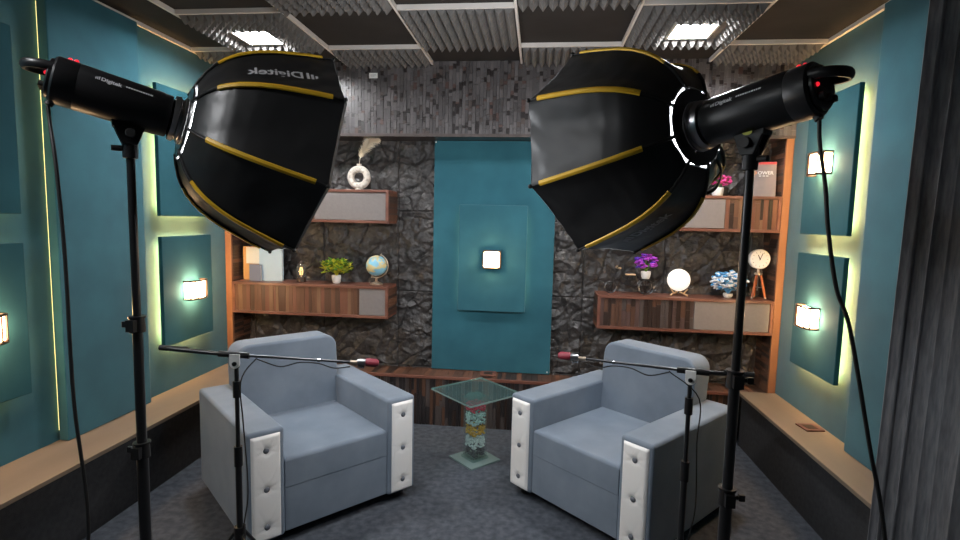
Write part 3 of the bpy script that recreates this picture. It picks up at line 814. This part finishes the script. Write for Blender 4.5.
def cord(pts, r, name, lb, cat, grp=None, m='rubber', n=8):
    mb = MB(); p = catmull(pts, n); o = p[-1]
    mb.tube([q - o for q in p], r, 8)
    ob = mb.build(name, M[m]); ob.location = o
    return tag(ob, lb, cat, grp)
def socket(key):
    P, d, u, w, ro, sg, tp = frame(key); up = Vector((0,0,1)); up = (up-d*up.dot(d)).normalized()
    return P + d*(-.345+.006) - up*.0795
a = socket('L')
cord([a, a+Vector((.006,-.002,-.05)), (-1.395,1.40,1.72), (-1.382,1.40,1.45), (-1.378,1.40,1.03), (-1.352,1.40,.60), (-1.40,1.36,.14), (-1.44,1.28,.007), (-1.5,1.15,.007), (-1.62,.85,.007)], .0052,
     'power_cord', 'black power cord hanging from the rear of the left strobe', 'power cord', 'strobe power cords')
a = socket('R')
cord([a, a+Vector((.004,-.004,-.06)), (.712,1.415,1.70), (.719,1.40,1.595), (.750,1.40,1.45), (.791,1.40,1.345), (.862,1.40,1.05), (.922,1.40,.796), (.98,1.38,.30), (1.03,1.30,.02), (1.10,1.15,.007), (1.2,.8,.007)], .0052,
     'power_cord', 'black power cord hanging from the rear of the right strobe', 'power cord', 'strobe power cords')

# ------------------------------------------------------------------ microphone boom stands
def boom_stand(base, zp, a, b, lb, s, rot):
    """base (x,y); pivot height zp; a = counter end, b = microphone end (world)"""
    o = Vector((base[0], base[1], 0))
    t = thing('boom_stand', lb, 'microphone stand', o, 0, 'microphone boom stands')
    a = Vector(a)-o; b = Vector(b)-o
    MB().cyl((0,0,.03),(0,0,.66), .0125, n=16).build('pole', M['blackmetal'], t)
    MB().cyl((0,0,.66),(0,0,zp-.045), .0085, n=16).build('pole', M['blackmetal'], t)
    MB().cyl((0,0,zp-.17),(0,0,zp-.105), .0155, n=16).build('collar', M['black'], t); MB().cyl((0,0,.60),(0,0,.68), .0165, n=16).build('collar', M['black'], t)
    MB().cyl((0,0,.29),(0,0,.345), .022, n=16).build('leg_hub', M['black'], t); MB().cyl((0,0,.02),(0,0,.06), .016, n=16).build('brace_hub', M['black'], t)
    for k in range(3):
        an = R(rot+120*k); cx, sx = math.cos(an), math.sin(an)
        l = MB(); l.tube([(.02*cx,.02*sx,.318),(.24*cx,.24*sx,.010)], .0075, 8); l.tube([(.014*cx,.014*sx,.04),(.13*cx,.13*sx,.163)], .005, 6)
        l.build('leg', M['blackmetal'], t)
    d = (b-a).normalized()
    # clamp head
    cl = MB(); cl.cyl((0,0,zp-.050),(0,0,zp-.012), .013, n=14); cl.tube([Vector((0,0,zp))-d*.065, Vector((0,0,zp))+d*.050], .0125, 12)
    co = cl.build('clamp', M['black'], t)
    pm = MB(); fy = Vector((d.x, d.y, 0)).normalized(); nn = Vector((fy.y, -fy.x, 0))
    if nn.y > 0: nn = -nn
    K = Matrix(((fy.x,-nn.x,0,0),(fy.y,-nn.y,0,0),(0,0,1,zp),(0,0,0,1)))
    ol = [(-.019,.006),(.019,.006)] + [(.019*math.cos(-PI*k/10), -.030+.019*math.sin(-PI*k/10)) for k in range(11)]
    pm.prism(ol, -.0225, -.0145, 0, K); po = pm.build('clamp_plate', M['whitecard'], co, bevel=.001, label='white clamp plate')
    kn = MB(); kn.cyl((0,-.027,-.030),(0,.016,-.030), .0085, n=14, M=K); kn.build('clamp_knob', M['black'], co)
    # boom: thick counter tube, slim arm
    k1 = Vector((0,0,zp))
    MB().tube([a, k1-d*.06], .0085, 12).build('boom_arm', M['blackmetal'], t)
    MB().tube([k1+d*.04, b], .0055, 10).build('boom_arm', M['darksteel'], t, label='slim dark steel boom tube')
    MB().tube([a-d*.002, a+d*.10], .0105, 12).build('boom_grip', M['rubber'], t)
    cc = MB(); q = k1+(b-k1)*.72; cc.tube([q-d*.006, q+d*.006], .0085, 10); cc.build('cable_clip', M['chrome'], t)
    # microphone cable tied along the boom, hanging in small loops
    L = (b-k1).length
    mc = [b+Vector((0,0,-.020))-d*.0, k1+d*L*.86+Vector((0,0,-.024)), k1+d*L*.72+Vector((0,0,-.010)), k1+d*L*.55+Vector((0,0,-.012)), k1+d*L*.38+Vector((0,0,-.034)), k1+d*L*.2+Vector((0,0,-.014)), k1+d*.07+Vector((0,0,-.016)),
          k1+Vector((s*.030,-.022,-.10)), k1+Vector((s*.034,-.016,-.28)), (s*.045,-.012,.50), (s*.022,-.016,.32), (s*.03,-.05,.05), (s*.06,-.10,.008)]
    cb = MB(); cb.tube(catmull(mc, 6), .0026, 6); cb.build('microphone_cable', M['rubber'], t)
    return t, o+b, d
_, pb_, pd_ = boom_stand((-1.159, 1.90), 1.052, (-1.44, 1.85, 1.079), (-.742, 2.02, 1.013), 'black boom stand in front of the left armchair', 1, 200)
def microphone(p, d, lb):
    t = thing('microphone', lb, 'microphone', p, 0, 'red microphones on booms')
    u = Vector((0,0,1)); u = (u-d*u.dot(d)).normalized()
    MB().tube([d*.001, d*.030], .0085, 10).build('clip', M['goldmetal'], t, label='brass-coloured clip')
    MB().tube([d*.030+u*.004, d*.040+u*.004, d*.062+u*.004], [.010,.0135,.0135], 14).build('body', M['steel'], t)
    MB().tube([d*.0625+u*.004, d*.07+u*.004, d*.105+u*.004, d*.116+u*.004], [.0145,.0168,.0165,.010], 16).build('grille', M['maroon'], t, label='dark red grille')
    MB().tube([d*.032-u*.014, d*.058-u*.016], .007, 10).build('plug', M['chrome'], t)
    return t
microphone(pb_, pd_, 'dark red microphone on the boom before the left armchair')
_, pb_, pd_ = boom_stand((.602, 2.05), 1.040, (.812, 2.0, 1.051), (.215, 2.17, 1.036), 'black boom stand in front of the right armchair', 1, 255)
microphone(pb_, pd_, 'dark red microphone on the boom before the right armchair')

# ------------------------------------------------------------------ curtain
def curtain():
    t = thing('curtain', 'charcoal floor length curtain hanging at the right photo edge', 'curtain', (1.50, 1.6, 0))
    r = random.Random(2); y0, y1 = 2.30, .75
    fo = [(.085*k + r.uniform(-.012,.012)) for k in range(40)]
    def fn(u, v):
        s = u*(y0-y1); y = y0-s; z = .012 + (ZC-.045)*v; lean = -.040*(1-v) + .012*v
        ph = s/.078*PI + .8*math.sin(s*9) + .25*math.sin(v*2.5+s*4)
        amp = .030*(1-.25*v)
        x = 1.485 + amp*(1-abs(math.cos(ph))**1.6)*1.25 - .010*math.sin(s*21+v*1.5) + .02*s + lean
        return (x-1.50, y-1.6 + .012*math.sin(2*ph), z)
    mb = MB(); mb.grid(fn, 300, 24); o = mb.build('cloth', M['curtain'], t, smooth=80)
    so = o.modifiers.new('thick', 'SOLIDIFY'); so.thickness = .004
    MB().box(-.03, .07, -.86, .71, ZC-.032, ZC-.001).build('curtain_rail', M['blackmetal'], t, smooth=0)
curtain()

# ------------------------------------------------------------------ decor on the shelves
YS = 4.03
def plant(loc, lb, nm, pot, leaf, blooms, spread, n, seed, potr=.03, poth=.05, lf=.022, bl=.011, group='small potted flowers', leafn=None):
    t = thing(nm, lb, 'potted plant', loc, 0, group); r = random.Random(seed)
    MB().lathe([(potr*.72,0),(potr*.9,poth*.25),(potr,poth*.75),(potr*.95,poth),(potr*.80,poth),(potr*.78,poth*.9)], 24).build('pot', pot, t)
    lv = MB(); stems = []
    for _ in range(n):
        a = r.uniform(0, 2*PI); cz = r.uniform(-.75, 1); rr = (.55+.45*r.random())
        k = math.sqrt(max(0, 1-cz*cz))*spread[0]*rr
        stems.append(Vector((k*math.cos(a), k*.75*math.sin(a), poth + spread[1]*(.50+.5*cz*rr))))
    for k, p in enumerate(stems):
        lv.tube([(0,0,poth*.85), (p.x*.3,p.y*.3,(poth+p.z)*.55), p], .0011, 4)
        for q in range(2 if leafn is None else leafn):
            a = r.uniform(0, 2*PI); tlt = r.uniform(-.3, .9)
            dv = Vector((math.cos(a)*math.cos(tlt), math.sin(a)*math.cos(tlt), math.sin(tlt))); sd = dv.cross(Vector((0,0,1))).normalized()
            l = lf*r.uniform(.7,1.25); up = sd.cross(dv)*l*.12
            b = p*.92 + Vector((0,0,.04*poth))
            lv.add([b, b+dv*l*.5+sd*l*.26+up, b+dv*l, b+dv*l*.5-sd*l*.26+up, b+dv*l*.5-up*.5], [(0,1,4),(1,2,4),(2,3,4),(3,0,4)], q % len(leaf))
    lv.build('leaves', leaf, t, smooth=0)
    if blooms:
        fb = MB()
        for p in stems:
            mi = r.randrange(len(blooms))
            for q in range(5):
                a = 2*PI*q/5+r.random(); c = p + Vector((math.cos(a)*bl*.75, math.sin(a)*bl*.75, r.uniform(0, bl*.6)))
                fb.ball(c, bl*.62, 6, mi, (1,1,.7))
            fb.ball(p+Vector((0,0,bl*.45)), bl*.45, 6, mi)
        fb.build('blossoms', blooms, t)
    return t
# upper left: ring vase with a pampas plume
t = thing('ring_vase', 'mottled cream ring shaped vase on the upper left shelf', 'vase', (-1.405, YS, ZU1))
v = MB(); K = T(0,0,.100) @ RX(PI/2)
n, m = 36, 14
vs = []
for i in range(n):
    a = 2*PI*i/n
    for j in range(m):
        b = 2*PI*j/m; rr = .066+.027*math.cos(b)
        vs.append((rr*math.cos(a), rr*math.sin(a), .027*math.sin(b)))
v.add(vs, [(i*m+j, ((i+1) % n)*m+j, ((i+1) % n)*m+(j+1) % m, i*m+(j+1) % m) for i in range(n) for j in range(m)], 0, K)
v.lathe([(.030,.0),(.034,.003),(.030,.016)], 20)
v.build('body', M['stoneware'], t)
MB().lathe([(.016,.185),(.018,.196),(.020,.204),(.014,.204),(.013,.19)], 20).build('neck', M['stoneware'], t)
t = thing('pampas_plume', 'feathery cream pampas plume standing in the ring vase', 'dried plume', (-1.405, YS, ZU1+.20))
p = catmull([(0,0,-.005),(.012,0,.06),(.05,0,.13),(.10,-.004,.185),(.150,-.006,.205)], 10)
MB().tube(p, .0018, 6).build('stem', M['pampas'], t)
pm = MB(); r = random.Random(9)
for k in range(1500):
    i = r.uniform(.22, .99)*(len(p)-2); a, b = p[int(i)], p[int(i)+1]; q = a.lerp(b, i-int(i)); tg = (b-a).normalized()
    f = i/(len(p)-1); rad = .060*math.sin(PI*min(1, (f-.15)/.95))**.7
    dv = (Vector((r.gauss(0,1), r.gauss(0,.7), r.gauss(0,1))).normalized()*.75 + tg*.9).normalized(); l = rad*r.uniform(.7,1.3); sd = dv.cross(Vector((0,1,0))).normalized()*.0012
    e = q+dv*l+Vector((0,0,-.006*r.random())); pm.add([q-sd, q+sd, e+sd*.4, e-sd*.4], [(0,1,2,3)])
o = pm.build('feather', M['pampas'], t, smooth=0); o['kind'] = 'stuff'
# lower left shelf
t = thing('book', 'tall cream book with honey spine at left end of the lower left shelf', 'book', (-2.30, YS+.015, ZM1), R(-6), 'books on the lower left shelf')
MB().box(-.075, .075, -.012, .012, .003, .268).build('pages', M['cream'], t, smooth=0)
cvb = MB(); cvb.box(-.081,-.0755,-.017,.017,0,.272); cvb.box(-.0755,.078,-.017,-.0125,0,.272); cvb.box(-.0755,.078,.0125,.017,0,.272)
cvb.build('cover', M['orangewood'], t, smooth=0)
fc = MB(); fc.box(-.052,.074,-.0185,-.0172,.135,.268); fc.build('label_panel', M['cream'], t, smooth=0)
t = thing('book', 'small slate book leaning before the cream book on the lower left shelf', 'book', (-2.250, YS-.04, ZM1), R(-4), 'books on the lower left shelf')
MB().box(-.046, .046, -.006, .006, .002, .128).build('pages', M['cream'], t, smooth=0)
cvb = MB(); cvb.box(-.050,-.0465,-.010,.010,0,.131); cvb.box(-.0465,.049,-.010,-.0065,0,.131); cvb.box(-.0465,.049,.0065,.010,0,.131)
cvb.build('cover', M['slatebook'], t, smooth=0)
t = thing('book', 'large pale blue book standing cover forward on the lower left shelf', 'book', (-2.135, YS+.0, ZM1), R(3), 'books on the lower left shelf')
MB().box(-.090, .086, -.010, .010, .003, .272).build('pages', M['cream'], t, smooth=0)
cvb = MB(); cvb.box(-.096,-.0905,-.016,.016,0,.276); cvb.box(-.0905,.091,-.016,-.0105,0,.276); cvb.box(-.0905,.091,.0105,.016,0,.276)
cvb.build('cover', M['bluecover'], t, smooth=0)
t = thing('lantern', 'small glass lantern with amber filament bulb on the lower left shelf', 'lantern', (-1.886, YS, ZM1))
MB().lathe([(.032,0),(.036,.004),(.036,.030),(.030,.038)], 24).build('base', M['bronze'], t)
MB().lathe([(.026,.039),(.040,.055),(.043,.085),(.036,.125),(.018,.146)], 24).build('glass_jar', M['glass'], t)
MB().lathe([(.018,.1465),(.022,.150),(.014,.160),(.004,.172)], 20).build('cap', M['bronze'], t)
fb = MB()
for k in range(4): a = PI/2*k; fb.tube([(.010*math.cos(a),.010*math.sin(a),.055),(.014*math.cos(a),.014*math.sin(a),.085),(.007*math.cos(a),.007*math.sin(a),.118)], .0022, 5)
fb.build('filament', M['filament'], t)
MB().lathe([(.006,.0385),(.006,.056)], 10).build('bulb_socket', M['goldmetal'], t)
plant((-1.592, YS, ZM1), 'bushy yellow green plant in a white pot on the lower left shelf', 'potted_plant', M['ceramic'], [M['leafyellow'], M['leaf']], None, (.125,.135), 80, 3, .038, .064, .052, leafn=4)
t = thing('desk_globe', 'small blue desk globe on the lower left shelf', 'globe', (-1.262, YS, ZM1))
MB().lathe([(.050,0),(.052,.006),(.040,.014),(.018,.022),(.009,.030),(.008,.050)], 28).build('stand', M['goldmetal'], t)
tilt = T(0,0,.150) @ RY(R(23))
g = MB(); g.ball((0,0,0), .082, 36, 0, (1,1,1), tilt); g.build('sphere', M['ocean'], t, smooth=80)
ar = MB(); ar.tube([tilt @ Vector((.094*math.cos(a), 0, .094*math.sin(a))) for a in [R(-95+190*k/24) for k in range(25)]], .0045, 8)
for s in (-1, 1): ar.cyl(tilt @ Vector((0,0,s*.081)), tilt @ Vector((0,0,s*.104)), .005, n=10)
ar.build('meridian_arm', M['goldmetal'], t)
# upper right shelf
plant((1.292, YS, ZU1), 'pink flowers in a round white pot on the upper right shelf', 'potted_flowers', M['ceramic'], [M['leaf']], [M['pink']], (.085,.09), 40, 5, .042, .064, .032, .016)
t = thing('book', 'grey hardback with red top edge and white title, standing on the upper right shelf', 'book', (1.584, YS-.02, ZU1), R(-12))
lean = T(0,0,0) @ RX(R(-8))
MB().box(-.086, .088, -.014, .014, .003, .246, 0, lean).build('pages', M['cream'], t, smooth=0)
cvb = MB(); cvb.box(-.092,.092,-.019,-.0145,.0,.25,0,lean); cvb.box(-.092,.092,.0145,.019,.0,.25,0,lean); cvb.box(-.092,-.0865,-.0145,.0145,0,.25,0,lean)
cvo = cvb.build('cover', M['greycover'], t, smooth=0)
rb = MB(); rb.box(-.0925,.0925,-.0196,-.0146,.232,.2505,0,lean); rb.build('top_band', M['redcover'], cvo, smooth=0, label='red top band')
def flat_text(body, size, x, z, y, mm, parent, K, nm='title_text'):
    tm = text_mb(body, size, .02); o = MB(); o.add([(v[0]+x, y, v[1]+z) for v in tm.v], tm.f, 0, K); return o.build(nm, mm, parent, smooth=0)
flat_text('P', .052, -.060, .146, -.0199, M['orangeprint'], cvo, lean)
flat_text('OWER', .034, -.028, .160, -.0199, M['print'], cvo, lean)
ln = MB()
for x in (-.020, .004, .026): ln.box(x, x+.016, -.0199, -.0194, .146, .1515, 0, lean)
ln.build('small_print', M['print'], cvo, smooth=0)
# lower right shelf
t = thing('toy_tricycle', 'small black wire tricycle with wooden grips on the lower right shelf', 'ornament', (.665, YS, ZM1))
def ring(c, r, th): return catmull([Vector(c)+Vector((r*math.cos(2*PI*k/24), 0, r*math.sin(2*PI*k/24))) for k in range(25)], 1), th
for c, rr in (((-.105,0,.046),.042), ((.150,-.04,.058),.054), ((.150,.04,.058),.054)):
    wm = MB(); wm.tube([Vector(c)+Vector((rr*math.cos(2*PI*k/28),0,rr*math.sin(2*PI*k/28))) for k in range(28)], .0036, 8, closed=True)
    for k in range(6): a = PI*k/6; wm.cyl(Vector(c)+Vector((rr*math.cos(a),0,rr*math.sin(a))), Vector(c)-Vector((rr*math.cos(a),0,rr*math.sin(a))), .0013, n=5)
    wm.cyl(Vector(c)+Vector((0,-.008,0)), Vector(c)+Vector((0,.008,0)), .007, n=10)
    wm.build('wheel', M['darksteel'], t)
fm = MB()
fm.tube([(-.105,.012,.046),(-.085,.006,.110),(-.068,0,.165),(-.060,0,.190)], .0032, 6); fm.tube([(-.105,-.012,.046),(-.085,-.006,.110)], .003, 6)
fm.tube([(-.075,0,.140),(-.02,0,.075),(.06,0,.060),(.150,0,.058)], .0034, 6); fm.tube([(.0,0,.066),(.035,0,.140)], .003, 6); fm.cyl((.150,-.045,.058),(.150,.045,.058), .003, n=6)
fm.tube([(-.060,-.055,.196),(-.066,0,.188),(-.060,.055,.196)], .003, 6)
fm.tube([(.060,0,.060),(.100,0,.118),(.19,0,.118)], .003, 6); fm.box(.115,.185,-.03,.03,.116,.119)
fm.build('wire_frame', M['darksteel'], t)
MB().box(.000,.075,-.014,.014,.140,.152).build('seat', M['palewood'], t, bevel=.004, label='pale wooden seat')
for s in (-1, 1): MB().cyl((-.060,s*.050,.196),(-.050,s*.082,.200), .0075, n=10).build('handlebar_grip', M['palewood'], t, label='wooden grip')
plant((.815, YS, ZM1+.1195), 'purple flowers in a small white pot on the toy tricycle', 'potted_flowers', M['ceramic'], [M['leaf']], [M['purple'], M['purple'], M['violet']], (.078,.125), 60, 8, .036, .056, .014, .016)
t = thing('moon_lamp', 'round white moon lamp on a small wooden tripod, on the lower right shelf', 'lamp', (1.055, YS, ZM1))
MB().ball((0,0,.118), .082, 40).build('globe_shade', M['moon'], t, smooth=80)
for a in (210, 330, 90):
    c, s = math.cos(R(a)), math.sin(R(a)); lg = MB()
    lg.tube([(c*.074, s*.074, .0055), (c*.012, s*.012, .030)], .0055, 8)
    lg.tube([(c*.040,s*.040,.0195),(c*.070,s*.070,.055)], .005, 8)
    lg.build('leg', M['palewood'], t, label='pale wooden leg')
plant((1.412, YS, ZM1), 'blue and white flowers in a white pot on the lower right shelf', 'potted_flowers', M['ceramic'], [M['bluepetal'], M['whitepetal']], [M['bluepetal'], M['whitepetal'], M['whitepetal']], (.130,.165), 140, 12, .034, .032, .026, .015)
t = thing('tripod_clock', 'round white clock on a red wooden tripod at right end of the lower right shelf', 'clock', (1.612, YS-.01, ZM1))
K = T(-.004,0,.292) @ RX(PI/2)
MB().lathe([(.060,-.024),(.070,-.020),(.072,.020),(.066,.026),(.062,.026),(.062,.021),(.0,.021)], 36, 0, K).build('case', M['ceramic'], t)
fa = MB(); fa.lathe([(.0615,.0212),(.0615,.0222)], 36, 0, K); fo = fa.build('face', M['whitecard'], t)
MB().box(-.0028,.0028,-.006,.034,.0226,.0236,0,K @ RZ(R(25))).build('clock_hand', M['ink'], fo, smooth=0); MB().box(-.002,.002,-.008,.046,.0240,.0248,0,K @ RZ(R(-22))).build('clock_hand', M['ink'], fo, smooth=0)
tk = MB()
for k in range(12): tk.box(-.0012,.0012,.047,.056,.0225,.0230,0,K @ RZ(R(30*k)))
tk.build('hour_mark', M['ink'], fo, smooth=0)
MB().lathe([(.010,.172),(.028,.178),(.028,.188),(.012,.194),(.008,.225)], 20).build('head', M['goldmetal'], t)
for a in (215, 325, 90):
    c, s = math.cos(R(a)), math.sin(R(a))
    lm = MB(); lm.tube([(c*.018,s*.018,.178),(c*.056,s*.056,.010)], .0085, 8); lo = lm.build('leg', M['redwood'], t, label='red wooden leg')
    MB().tube([(c*.0555,s*.0555,.0165),(c*.058,s*.058,.004)], .0095, 8).build('foot_cap', M['goldmetal'], lo)
br = MB()
for a in (215, 325, 90): br.cyl((0,0,.085),(math.cos(R(a))*.040,math.sin(R(a))*.040,.085), .0028, n=6)
br.cyl((0,0,.06),(0,0,.178), .004, n=8); br.build('brace', M['steel'], t)

# loose tiles and a card
def tile(loc, rz, lb, a=.055):
    t = thing('coaster', lb, 'coaster', loc, rz, 'square coasters')
    MB().box(-a, a, -a, a, 0, .008).build('tile_body', M['walnut'], t, bevel=.0015)
    MB().box(-a*.55, a*.55, -a*.55, a*.55, .0082, .0092).build('inlay', M['bronze'], t, smooth=0)
tile((1.655, 3.235, .406), R(8), 'square brown coaster lying on the right wall ledge')
tile((-.352, 4.02, .3935), R(4), 'square brown coaster lying on the bench below the teal backdrop', .06)
t = thing('notice_card', 'small white card stuck high on the header band, right of the left softbox', 'card', (-1.248, SF-.0105, 2.645))
MB().box(-.032, .032, 0, .0025, -.019, .019).build('card_sheet', M['whitecard'], t, smooth=0)
pr_ = MB(); pr_.box(-.022,.022,-.0006,-.0001,.002,.006); pr_.box(-.022,.010,-.0006,-.0001,-.006,-.003); pr_.build('small_print', M['printdim'], t, smooth=0)

# ------------------------------------------------------------------ world, lamps, camera
wd = bpy.data.worlds.new('world'); SC.world = wd; wd.use_nodes = True
wd.node_tree.nodes['Background'].inputs[0].default_value = (.05,.055,.06,1); wd.node_tree.nodes['Background'].inputs[1].default_value = .3

F, YAW, PITCH, ROLL = 524.898, .107874816, .0951931, .0227888
cd = bpy.data.cameras.new('camera'); co = bpy.data.objects.new('camera', cd); COL.objects.link(co)
cd.sensor_width = 36; cd.lens = F/960*36; cd.clip_start = .05
cy, sy = math.cos(YAW), math.sin(YAW)
f0, r0_, u0 = Vector((-sy, cy, 0)), Vector((cy, sy, 0)), Vector((0,0,1))
fw = f0*math.cos(PITCH) - u0*math.sin(PITCH); up0 = u0*math.cos(PITCH) + f0*math.sin(PITCH)
rt = r0_*math.cos(ROLL) + up0*math.sin(ROLL); up = up0*math.cos(ROLL) - r0_*math.sin(ROLL)
co.matrix_world = Matrix(((rt.x,up.x,-fw.x,CAM.x),(rt.y,up.y,-fw.y,CAM.y),(rt.z,up.z,-fw.z,CAM.z),(0,0,0,1)))
SC.camera = co
vs_ = SC.view_settings
vs_.view_transform = 'Standard'; vs_.look = 'None'; vs_.gamma = 1; vs_.use_curve_mapping = False; vs_.exposure = 0.6
SC.cycles.use_denoising = True
SC.cycles.max_bounces = 8; SC.cycles.transparent_max_bounces = 24; SC.cycles.transmission_bounces = 10; SC.cycles.caustics_reflective = False; SC.cycles.caustics_refractive = False
